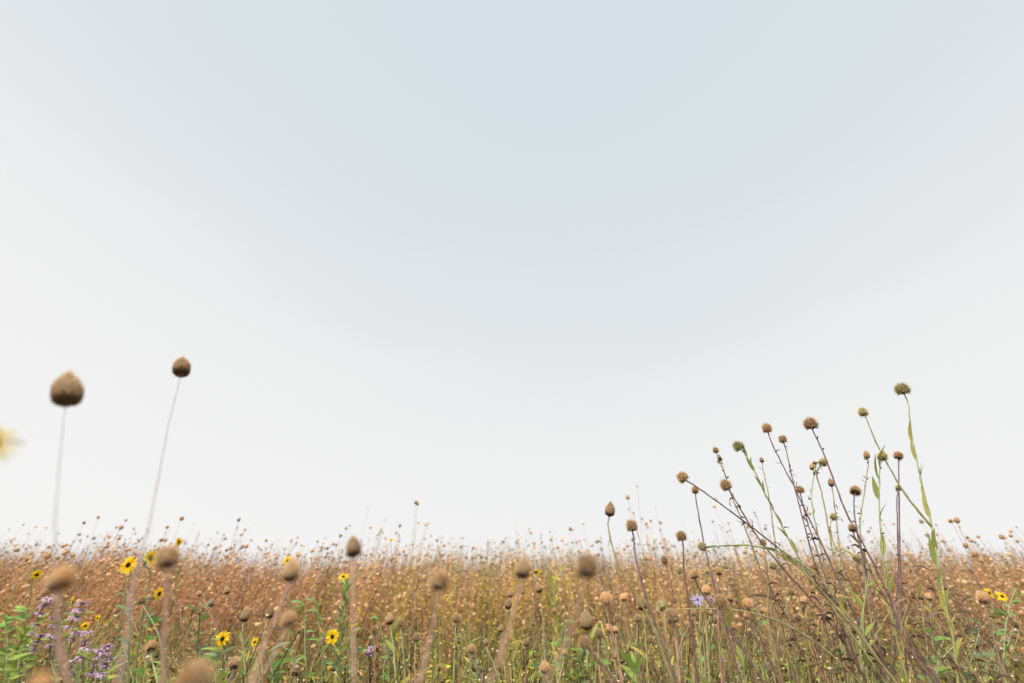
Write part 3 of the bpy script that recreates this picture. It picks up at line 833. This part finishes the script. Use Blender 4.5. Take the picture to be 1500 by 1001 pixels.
# ------------------------------------------------------------------ purple whorled mints on the left
def whorl_mesh(seed):
    rg = np.random.RandomState(seed)
    mb = MB()
    for k_ in range(40):
        a = rg.rand() * 6.283
        lift = rg.uniform(-0.4, 0.55)
        Vv, Ff, Cc = leaf_arr(rg.uniform(0.7, 1.1), 0.34, rg.uniform(0.5, 1.6), 3, 'lance',
                              (0.66, 0.50, 0.64) if rg.rand() < 0.8 else (0.36, 0.36, 0.18), 0.3, 0, (0.82, 0.64, 0.82) if rg.rand() < 0.7 else (0.74, 0.60, 0.66))
        Mx = rotmat([math.cos(a), math.sin(a), lift])
        mb.add(Vv @ Mx.T + np.array([0, 0, lift * 0.3]), Ff, Cc)
    return mb.mesh('flower_whorl', M_PETAL)


WH = [whorl_mesh(q) for q in range(4)]


def mint(label, whorls, D, foot):
    pts = [(whorls[0][0] + 2, whorls[0][1] - 5)] + list(whorls)
    P = stem_path(pts + [foot], D, D)
    P = to_ground(P)
    org = P[-1].copy(); org[2] = 0
    root = thing('whorled_mint', label, 'flower', org, 'purple whorled flowers on the left')
    Q = spline(P, 4); n = len(Q)
    mb = MB(); tube(mb, Q, np.linspace(0.0012, 0.0022, n), np.array([0.22, 0.17, 0.10]), 5)
    obj('stem', mb.mesh('stem', M_STEM, org), root)
    for i, (x, y) in enumerate(whorls):
        p = at(x, y, D)
        m = px_size(y, D)
        s_ = m * R.uniform(8.5, 11.5)
        obj('flower_whorl', R.choice(WH), root, p - org, (R.uniform(-0.2, 0.2), R.uniform(-0.25, 0.1), R.random() * 6), (s_, s_, s_ * 0.62))
    add_leaves(root, org, Q, ['green', 'yellow', 'bright'], 6, 0.035, 0.2, 0.7, 0.7)


mint('purple whorled flower spike left of the very blurred pale stem, upper one', [(70, 878), (65, 887), (58, 899), (53, 915), (46, 926)], 1.05, (40, 1001))
mint('purple whorled flower spike just right of the very blurred pale stem', [(122, 884), (115, 894), (109, 905), (101, 919), (113, 927), (106, 937)], 1.0, (104, 1001))
mint('purple whorled flower spike left of the very blurred pale stem, lower one', [(61, 931), (55, 941), (49, 953)], 0.95, (44, 1001))
mint('purple whorled flower spike beside the thick blurred stem at its left', [(157, 948), (155, 957), (158, 966), (156, 978)], 0.95, (154, 1001))
mint('purple whorled flower spike with the widest rows low on the left', [(144, 954), (142, 964), (141, 974), (133, 987), (147, 988)], 0.92, (138, 1005))
mint('purple whorled flower spike behind the lower end of the blurred pale stem', [(122, 953), (118, 964), (104, 971), (101, 985)], 0.92, (100, 1005))
mint('purple whorled flower spike between the upper one and the pale blurred stem', [(80, 905), (78, 918), (76, 932), (74, 946)], 1.1, (70, 1001))
mint('small purple whorled flower spike right of the pale blurred stem, further back', [(128, 928), (126, 938), (124, 946)], 1.15, (122, 1001))
mint('purple whorled flower spike under the upper one at the left', [(36, 950), (33, 962), (30, 975)], 0.95, (28, 1001))
mint('faint pink whorled flower right of the green leafy spire', [(544, 950), (541, 958)], 1.3, (540, 1001))


# ------------------------------------------------------------------ leafy green plants
def leafy(label, pts, D, styles, n, ln, lo=0.0, hi=0.6, spread=0.7, r=0.002, col='green', name='leafy_plant', group=None):
    return stalk(label, pts, D, r, col, [(styles, n, ln, lo, hi, spread)], name=name, group=group, cat='plant')


leafy('green leafy spire crowded with upright narrow leaves left of the centre', [(509, 855), (505, 880), (500, 915), (498, 950), (493, 1001)], 1.1, ['green', 'bright', 'dusty'], 60, 0.028, 0.0, 0.55, 0.45)
leafy('broad leaved green plant left of the leafy spire', [(462, 880), (466, 905), (470, 940), (472, 1001)], 1.2, ['heart', 'dusty', 'bright'], 30, 0.027, 0.0, 0.6, 0.75)
leafy('green plant with two broad leaves under the blurred teardrop head', [(444, 884), (446, 905), (447, 950), (449, 1001)], 1.15, ['heart', 'yellow'], 12, 0.03, 0.0, 0.5, 0.7)
leafy('heart leaved plant at the far left edge', [(8, 905), (10, 930), (12, 960), (14, 1001)], 0.9, ['heart', 'bright'], 12, 0.036, 0.0, 0.45, 0.75)
leafy('bright green toothed plant in the bottom left corner', [(36, 925), (30, 950), (27, 975), (25, 1001)], 0.85, ['bright', 'green'], 40, 0.026, 0.0, 0.5, 0.7)
leafy('bright green toothed plant cut by the bottom left corner', [(10, 960), (8, 980), (6, 1005)], 0.8, ['bright', 'green'], 30, 0.024, 0.0, 0.5, 0.7)
leafy('green plant with bright leaves above the bright toothed plant', [(38, 892), (36, 915), (34, 950), (30, 1001)], 1.05, ['heart', 'bright'], 15, 0.030, 0.0, 0.45, 0.75)
leafy('green leaves right of the thick blurred stem beneath the side on sunflower', [(218, 892), (216, 915), (214, 950), (212, 1001)], 1.1, ['dusty', 'heart'], 8, 0.032, 0.0, 0.5, 0.7)
leafy('pale green stem with paired leaves right of the mauve blurred stem', [(296, 888), (290, 912), (288, 950), (285, 1001)], 1.15, ['dusty', 'green'], 16, 0.032, 0.0, 0.6, 0.7)
leafy('leafy plant under the sunflower with a bent stem', [(322, 952), (318, 975), (316, 1005)], 0.95, ['dusty', 'bright'], 16, 0.030, 0.0, 0.5, 0.7)
leafy('blue green leaves at the foot of the slanting pink stems', [(392, 955), (398, 975), (400, 1005)], 1.0, ['dusty', 'heart'], 12, 0.04, 0.0, 0.5, 0.7)
leafy('dense small leaved green bush low in the middle right', [(853, 952), (850, 975), (848, 1005)], 0.95, ['bright', 'dusty'], 60, 0.022, 0.0, 0.45, 0.75)
leafy('heart leaved vine beside the two sunflowers at the right edge', [(1488, 862), (1480, 885), (1474, 915), (1470, 1001)], 1.2, ['heart'], 9, 0.036, 0.0, 0.4, 0.75)
leafy('bright leafed plant between the flattened pair and the tall green stalk', [(1363, 885), (1364, 920), (1368, 960), (1370, 1001)], 1.2, ['bright', 'heart'], 10, 0.036, 0.0, 0.5, 0.7)
leafy('broad green blade plant right of the left fringe of twins', [(575, 915), (578, 950), (580, 1001)], 1.3, ['bright', 'green'], 12, 0.045, 0.0, 0.5, 0.4)
leafy('yellow green leaved plant behind the largest blurred central head', [(824, 918), (822, 945), (820, 1001)], 1.3, ['heart', 'yellow'], 8, 0.036, 0.0, 0.5, 0.7)
leafy('green leaf tuft right of the aster behind the dry cluster', [(1112, 895), (1114, 920), (1118, 1001)], 1.2, ['heart', 'green'], 6, 0.034, 0.0, 0.4, 0.7)
leafy('yellowing leafed upright plant right of the middle blurred head', [(810, 850), (812, 890), (812, 940), (815, 1001)], 1.6, ['yellow', 'green'], 26, 0.045, 0.0, 0.6, 0.35)
leafy('pair of sharp green leaves below the biggest sharp head', [(926, 968), (930, 985), (934, 1005)], 0.85, ['bright'], 5, 0.035, 0.0, 0.4, 0.4)
for i in range(100):
    x = R.uniform(0, 1500); y = R.uniform(900, 985)
    D = R.uniform(1.1, 2.2)
    sty = R.choice([['dusty'], ['bright', 'green'], ['green', 'yellow'], ['heart', 'dusty']])
    leafy(('grey green' if sty == ['dusty'] else 'bright green' if 'bright' in sty else 'yellow green' if 'yellow' in sty else 'broad leaved') + ' low weed ' + mark(x), [(x, y), (x - (x - 750) * 0.02 + R.uniform(-5, 5), y + 40), (x - (x - 750) * 0.04, y + 90)], D,
          sty, R.randint(6, 13), R.uniform(0.02, 0.036), 0.0, 0.6, 0.7, group='low green weeds among the dry stems')


# ------------------------------------------------------------------ the dry meadow behind
WORD = {'rust': 'rusty', 'tan': 'tan', 'olive': 'olive brown'}
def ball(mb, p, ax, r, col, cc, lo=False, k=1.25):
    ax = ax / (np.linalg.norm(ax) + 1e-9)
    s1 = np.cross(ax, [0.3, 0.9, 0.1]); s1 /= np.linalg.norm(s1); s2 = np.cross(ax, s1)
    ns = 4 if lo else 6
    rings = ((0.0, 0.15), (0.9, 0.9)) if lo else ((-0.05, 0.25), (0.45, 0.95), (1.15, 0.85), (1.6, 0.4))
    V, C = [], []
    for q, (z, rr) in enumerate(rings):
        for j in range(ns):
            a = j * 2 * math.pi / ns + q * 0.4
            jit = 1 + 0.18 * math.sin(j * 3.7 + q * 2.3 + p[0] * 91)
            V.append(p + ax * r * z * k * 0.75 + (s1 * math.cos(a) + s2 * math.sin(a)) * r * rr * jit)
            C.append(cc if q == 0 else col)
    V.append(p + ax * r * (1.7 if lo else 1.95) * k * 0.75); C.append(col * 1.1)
    F = []
    nr = len(rings)
    for q in range(nr - 1):
        for j in range(ns):
            a = q * ns + j; b = q * ns + (j + 1) % ns
            F += [(a, b, b + ns), (a, b + ns, a + ns)]
    for j in range(ns):
        F.append(((nr - 1) * ns + j, (nr - 1) * ns + (j + 1) % ns, nr * ns))
    mb.add(V, F, np.array(C))


PAL = {  # s1, the stem foot, is darkened to paint in shade between plants
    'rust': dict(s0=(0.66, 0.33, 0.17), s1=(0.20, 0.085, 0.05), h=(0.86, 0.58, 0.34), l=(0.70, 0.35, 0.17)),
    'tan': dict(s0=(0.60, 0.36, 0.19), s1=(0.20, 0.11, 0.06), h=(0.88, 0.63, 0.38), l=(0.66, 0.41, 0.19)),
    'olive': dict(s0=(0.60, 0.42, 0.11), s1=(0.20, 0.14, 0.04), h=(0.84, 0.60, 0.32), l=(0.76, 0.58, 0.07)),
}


def dry_plant(seed, pal, h=1.0, lod=0, single=False):
    """stem, heads and leaf meshes (arrays) of one dry plant one metre tall standing on the origin"""
    rg = np.random.RandomState(seed)
    p = PAL[pal]
    s0, s1, hc, lc = (np.array(p[q]) for q in ('s0', 's1', 'h', 'l'))
    st, hd, lf = MB(), MB(), MB()
    ax_, ay_ = rg.uniform(-0.05, 0.05, 2)
    z = np.linspace(0, h * 0.86, 3 if lod else 6)
    main = np.stack([ax_ * (z / h) ** 2 + 0.01 * np.sin(z * 9 + seed), ay_ * (z / h) ** 2, z], 1)
    n = len(main)
    tt = np.linspace(0, 1, n)[:, None]
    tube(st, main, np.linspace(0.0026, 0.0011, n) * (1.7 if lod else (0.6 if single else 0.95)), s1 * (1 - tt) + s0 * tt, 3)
    nb = 1 if single else (rg.randint(3, 6) if lod else rg.randint(5, 10))
    for b in range(nb):
        t0 = rg.uniform(0.58, 0.98) if b else 1.0
        f = t0 * (n - 1); i = min(int(f), n - 2); q0 = main[i] + (main[i + 1] - main[i]) * (f - i)
        a = rg.rand() * 6.283
        ln = rg.uniform(0.07, 0.2) * (1.0 if b else 0.8)
        sp = rg.uniform(0.12, 0.5) if b else 0.1
        d = np.array([math.cos(a) * sp, math.sin(a) * sp, 1.0]); d /= np.linalg.norm(d)
        q1 = q0 + d * ln * 0.5
        q2 = q1 + (d * 0.8 + np.array([0, 0, 0.3])) * ln * 0.5
        pts = np.array([q0, q2]) if lod else np.array([q0, q1, q2])
        tube(st, pts, [0.0012, 0.0009] if lod else [0.0009, 0.0007, 0.0006], s0, 3)
        r = rg.uniform(0.0065, 0.0120) if rg.rand() > 0.25 else rg.uniform(0.003, 0.005)
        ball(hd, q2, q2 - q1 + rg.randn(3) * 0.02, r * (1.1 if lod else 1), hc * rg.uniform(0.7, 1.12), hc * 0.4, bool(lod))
    nl = 6 if lod else 16
    for k in range(nl):
        t0 = rg.uniform(0.35, 0.97)
        f = t0 * (n - 1); i = min(int(f), n - 2); q0 = main[i] + (main[i + 1] - main[i]) * (f - i)
        a = rg.rand() * 6.283
        d = np.array([math.cos(a), math.sin(a), rg.uniform(-0.3, 1.4)])
        Vv, Ff, Cc = leaf_arr(rg.uniform(0.018, 0.055), rg.uniform(0.005, 0.011) * (1.5 if lod else 1), rg.uniform(0.3, 2.2), 2, 'lance', lc * rg.uniform(0.6, 1.25), 0.4)
        lf.add(Vv @ rotmat(d, rg.rand() * 3).T + q0, Ff, Cc)
    return st, hd, lf


VAR = {}
for pal in PAL:
    VAR[pal] = []
    for s_ in range(6):
        a, b, c = dry_plant(s_ * 7 + len(pal), pal)
        VAR[pal].append((a.mesh('dry_stem', M_STEM), b.mesh('dry_seed_heads', M_HEAD), c.mesh('dry_leaves', M_LEAF)))
PAIR = [(a.mesh('dry_stem', M_STEM), b.mesh('dry_seed_heads', M_HEAD), c.mesh('dry_leaves', M_LEAF)) for a, b, c in (dry_plant(200 + q, 'rust', single=True) for q in range(4))]


def pal_at(u, rg):
    """u = -1 left .. 1 right: rusty on the left, olive in the middle, tan on the right"""
    w_ol = 0.12 + 0.75 * math.exp(-((u - 0.02) / 0.28) ** 2)
    w_ru = 0.25 + 0.9 * (u < -0.1) * min(1, -u * 2)
    w_ta = 0.4 + 0.6 * (u > 0.2)
    t = rg.random() * (w_ol + w_ru + w_ta)
    return 'olive' if t < w_ol else ('rust' if t < w_ol + w_ru else 'tan')


NIND = 0


def dry_individual(x, y, h, lean, la, vs, label, group):
    global NIND
    NIND += 1
    st, hd, lf = vs
    Mx = eulerz(R.random() * 6.28, lean, la)
    root = thing('dry_meadow_plant', label, 'plant', (x, y, float(rise(y, x)) - 0.01), group)
    root.rotation_euler = quat_m(Mx)
    root.scale = (1, 1, h)
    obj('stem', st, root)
    o = obj('seed_heads', hd, root); o['kind'] = 'stuff'
    o = obj('leaf', lf, root); o['kind'] = 'stuff'


# tops that stand against the sky, read off the photograph
tops = [(111, 757), (119, 763), (75, 776), (87, 776), (66, 785), (95, 786), (47, 782), (36, 781), (24, 788), (16, 788), (123, 797), (179, 754), (174, 769),
        (193, 772), (184, 780), (169, 791), (180, 798), (164, 803), (203, 765), (243, 781), (257, 783), (268, 787), (282, 800), (330, 791), (342, 787),
        (363, 788), (320, 799), (395, 797), (438, 777), (430, 798), (470, 769), (455, 795), (593, 757), (597, 768), (627, 760), (617, 771), (641, 764),
        (655, 759), (649, 777), (671, 775), (673, 762), (623, 789), (657, 795), (620, 812), (656, 795), (690, 776), (732, 789), (696, 805), (720, 812), (823, 765),
        (820, 782), (838, 806), (780, 812), (946, 743), (958, 746), (985, 762), (984, 798), (960, 780), (1339, 756), (1361, 768), (1374, 763), (1386, 790),
        (1417, 768), (1444, 744), (1438, 789), (1452, 786), (1457, 794), (1491, 741), (1481, 755), (1465, 762), (1476, 762), (1480, 776), (1497, 768), (1492, 780), (1351, 793),
        (1413, 806), (1377, 798), (1400, 800), (1500, 800), (1280, 748), (1160, 770), (900, 800)]
for i, (x, y) in enumerate(tops):
    big = x < 200 or x > 1400
    D = R.uniform(1.7, 2.3) if big else R.uniform(2.2, 3.2)
    top = at(x, y, D)
    h = (top[2] - float(rise(D, top[0]))) * 0.965
    u = (x - 750) / 750
    lean = max(0.0, 0.05 + abs(u) * 0.2 + R.uniform(-0.12, 0.1))
    la = math.pi if u > 0 else 0.0
    # find the foot so that the top lands where the photograph shows it
    foot_x = top[0] - math.cos(la) * math.sin(lean) * h
    dry_individual(foot_x, D, h / math.cos(lean) * 0.98, lean, la, R.choice(PAIR) if R.random() < 0.5 else R.choice(VAR[pal_at(u, R)]),
                   'thin dry stem against the sky ' + mark(x), 'tall dry stems against the sky')
rest = 0
while NIND < 300:
    D = math.sqrt(R.uniform(1.9 ** 2, 3.9 ** 2))
    u = R.uniform(-1.05, 1.05)
    x = u * D * 0.97
    h = R.gauss(0.94, 0.08) + 0.05 * abs(u)
    if R.random() < 0.13:
        h += R.uniform(0.04, 0.16)
    lean = abs(R.gauss(0.06, 0.06)) + abs(u) * 0.16
    la = (math.pi if u > 0 else 0.0) + R.uniform(-0.7, 0.7)
    pk = pal_at(u, R)
    dry_individual(x, D, h, lean, la, R.choice(VAR[pk]), ('tall ' if h > 0.97 else 'low ' if h < 0.89 else '') + WORD[pk] + ' branching dry plant ' + mark(x, D) + (', nearest row' if D < 2.7 else ', further back'), 'dry plants in the meadow behind')


def scatter(name, label, variants, X, Y, Hs, lean, la, tint, vi, mat=M_MASS, xy=None):
    Vs, Fs, Cs, off = [], [], [], 0
    for k, (V, F, C) in enumerate(variants):
        idx = np.where(vi == k)[0]
        if not len(idx):
            continue
        n = len(idx)
        Rm = np.stack([eulerz(NR.rand() * 6.28, lean[i], la[i]) for i in idx])
        sc = np.stack([np.ones(n) if xy is None else xy[idx], np.ones(n) if xy is None else xy[idx], Hs[idx]], 1)
        W = np.einsum('nij,nvj->nvi', Rm, V[None] * sc[:, None]) + np.stack([X[idx], Y[idx], -0.01 + rise(Y[idx], X[idx])], 1)[:, None]
        Vs.append(W.reshape(-1, 3))
        Fs.append((F[None] + (np.arange(n) * len(V))[:, None, None]).reshape(-1, 3) + off)
        Cs.append((C[None] * tint[idx][:, None]).reshape(-1, 3))
        off += n * len(V)
    o = obj(name, mesh_from(name, np.vstack(Vs), np.vstack(Fs), np.vstack(Cs), mat))
    o['kind'] = 'stuff'; o['label'] = label; o['category'] = 'meadow'
    return o


def merged(parts):
    mb = MB()
    for q in parts:
        V, F, C = q.arr(); mb.add(V, F, C)
    return mb.arr()


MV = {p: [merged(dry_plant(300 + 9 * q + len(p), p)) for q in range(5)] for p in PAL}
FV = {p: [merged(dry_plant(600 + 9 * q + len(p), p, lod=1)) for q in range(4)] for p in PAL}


def band(name, label, d0, d1, dens, table, hm, hs, wide=1.2, tall=0.08):
    n = int(dens * 0.97 * wide * (d1 ** 2 - d0 ** 2))
    D = np.sqrt(NR.uniform(d0 ** 2, d1 ** 2, n))
    u = NR.uniform(-wide, wide, n)
    X = u * D * 0.97
    # clumps: height and density vary over a couple of metres
    cl = np.sin(X * 1.3 + 2) * np.cos(D * 0.9) + 0.6 * np.sin(X * 3.1 - D * 2.2) + 0.5 * np.sin(X * 6.3 + D * 4.1)
    Hh = NR.normal(hm, hs, n) + 0.05 * cl + 0.07 * np.abs(u) + np.where(NR.rand(n) < tall, NR.uniform(0.03, 0.15, n), 0)
    lean = np.abs(NR.normal(0.09, 0.09, n)) + np.abs(u) * 0.14
    la = np.where(u > 0, math.pi, 0) + NR.uniform(-0.8, 0.8, n)
    keys = list(PAL)
    pi_ = np.array([keys.index(pal_at(q, R)) for q in u])
    nv = len(table[keys[0]])
    vi = pi_ * nv + NR.randint(0, nv, n)
    variants = [v for kx in keys for v in table[kx]]
    tint = NR.uniform(0.35, 1.3, (n, 1)) * np.array([1, 1, 1.0]) * (1 + NR.normal(0, 0.04, (n, 3)))
    scatter(name, label, variants, X, D, Hh, lean, la, tint, vi)


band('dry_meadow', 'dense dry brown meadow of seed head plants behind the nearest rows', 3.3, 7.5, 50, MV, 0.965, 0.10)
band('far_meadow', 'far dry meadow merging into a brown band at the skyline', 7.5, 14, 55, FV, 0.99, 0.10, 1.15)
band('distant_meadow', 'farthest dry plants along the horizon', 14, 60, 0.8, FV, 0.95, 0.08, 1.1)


# ------------------------------------------------------------------ undergrowth in front
def weed(seed, kind):
    rg = np.random.RandomState(seed)
    mb = MB()
    if kind == 'grass':
        for k in range(9):
            a = rg.rand() * 6.283
            c = np.array([0.30, 0.31, 0.09]) * rg.uniform(0.7, 1.2) if rg.rand() < 0.6 else np.array([0.42, 0.34, 0.16])
            Vv, Ff, Cc = leaf_arr(rg.uniform(0.7, 1.1), rg.uniform(0.005, 0.009), rg.uniform(0.2, 0.9), 5, 'blade', c * 0.8, 0.4, 0.4, c * 1.2)
            mb.add(Vv @ rotmat([math.cos(a) * 0.25, math.sin(a) * 0.25, 1.0], rg.rand() * 6).T, Ff, Cc)
        return mb.arr()
    pal = {'olive': ((0.40, 0.32, 0.10), (0.56, 0.50, 0.07), (0.74, 0.62, 0.42)), 'green': ((0.34, 0.34, 0.10), (0.32, 0.44, 0.08), (0.70, 0.62, 0.38)),
           'brown': ((0.38, 0.21, 0.11), (0.46, 0.25, 0.09), (0.74, 0.54, 0.37))}[kind]
    sc, lc, hc = (np.array(q) for q in pal)
    z = np.linspace(0, 0.8, 5)
    main = np.stack([0.03 * np.sin(z * 3 + seed), 0.03 * np.cos(z * 4 + seed), z], 1)
    tube(mb, main, 0.0018, sc, 3)
    for b in range(rg.randint(5, 9)):
        t0 = rg.uniform(0.45, 1.0) * 4; i = min(int(t0), 3); q0 = main[i] + (main[i + 1] - main[i]) * (t0 - i)
        a = rg.rand() * 6.283; sp = rg.uniform(0.2, 0.8)
        d = np.array([math.cos(a) * sp, math.sin(a) * sp, 1.0]); ln = rg.uniform(0.06, 0.2)
        q1 = q0 + d / np.linalg.norm(d) * ln
        tube(mb, [q0, q1], [0.0011, 0.0008], sc * 1.1, 3)
        for g in range(rg.randint(1, 4)):
            p = q1 + rg.randn(3) * 0.011 * (g > 0)
            ball(mb, p, np.array([rg.randn() * 0.4, rg.randn() * 0.4, 1]), rg.uniform(0.0028, 0.0050), hc * rg.uniform(0.7, 1.3), hc * 0.3, True)
    for k in range(20):
        t0 = rg.uniform(0.3, 1.0) * 4; i = min(int(t0), 3); q0 = main[i] + (main[i + 1] - main[i]) * (t0 - i)
        a = rg.rand() * 6.283
        q0 = q0 + np.array([math.cos(a), math.sin(a), 0.4]) * rg.uniform(0, 0.05)
        Vv, Ff, Cc = leaf_arr(rg.uniform(0.018, 0.05), rg.uniform(0.005, 0.013), rg.uniform(0.2, 1.5), 3, 'lance', lc * rg.uniform(0.6, 1.3), 0.3, 0.3)
        mb.add(Vv @ rotmat([math.cos(a), math.sin(a), rg.uniform(-0.2, 1.6)], rg.rand() * 2).T + q0, Ff, Cc)
    return mb.arr()


WV = [weed(q, kd) for kd in ('olive', 'green', 'brown', 'grass') for q in (1, 2, 3)]


def undergrowth(name, label, d0, d1, dens, h0, h1):
    n = int(dens * 0.97 * 1.2 * (d1 ** 2 - d0 ** 2))
    D = np.sqrt(NR.uniform(d0 ** 2, d1 ** 2, n))
    u = NR.uniform(-1.2, 1.2, n)
    X = u * D * 0.97
    Hh = NR.uniform(h0, h1, n) / 0.9
    kind = NR.choice(4, n, p=[0.34, 0.34, 0.18, 0.14])
    vi = kind * 3 + NR.randint(0, 3, n)
    lean = np.abs(NR.normal(0.12, 0.1, n)) + np.abs(u) * 0.12
    la = np.where(u > 0, math.pi, 0) + NR.uniform(-1.5, 1.5, n)
    tint = np.where(NR.rand(n, 1) < 0.4, NR.uniform(0.12, 0.4, (n, 1)), NR.uniform(0.6, 1.5, (n, 1))) * (1 + NR.normal(0, 0.05, (n, 3)))  # the very dark share of plants paints shaded gaps into the colour
    scatter(name, label, WV, X, D, Hh, lean, la, tint, vi)


undergrowth('undergrowth', 'olive and green undergrowth dotted with tiny pale dried heads in front', 0.85, 2.0, 210, 0.60, 0.79)
undergrowth('undergrowth', 'olive undergrowth between the dry meadow stems', 2.0, 4.2, 90, 0.50, 0.74)
print('individual dry plants', NIND, 'objects', len(bpy.data.objects), 'tris', sum(len(m.polygons) for m in bpy.data.meshes))
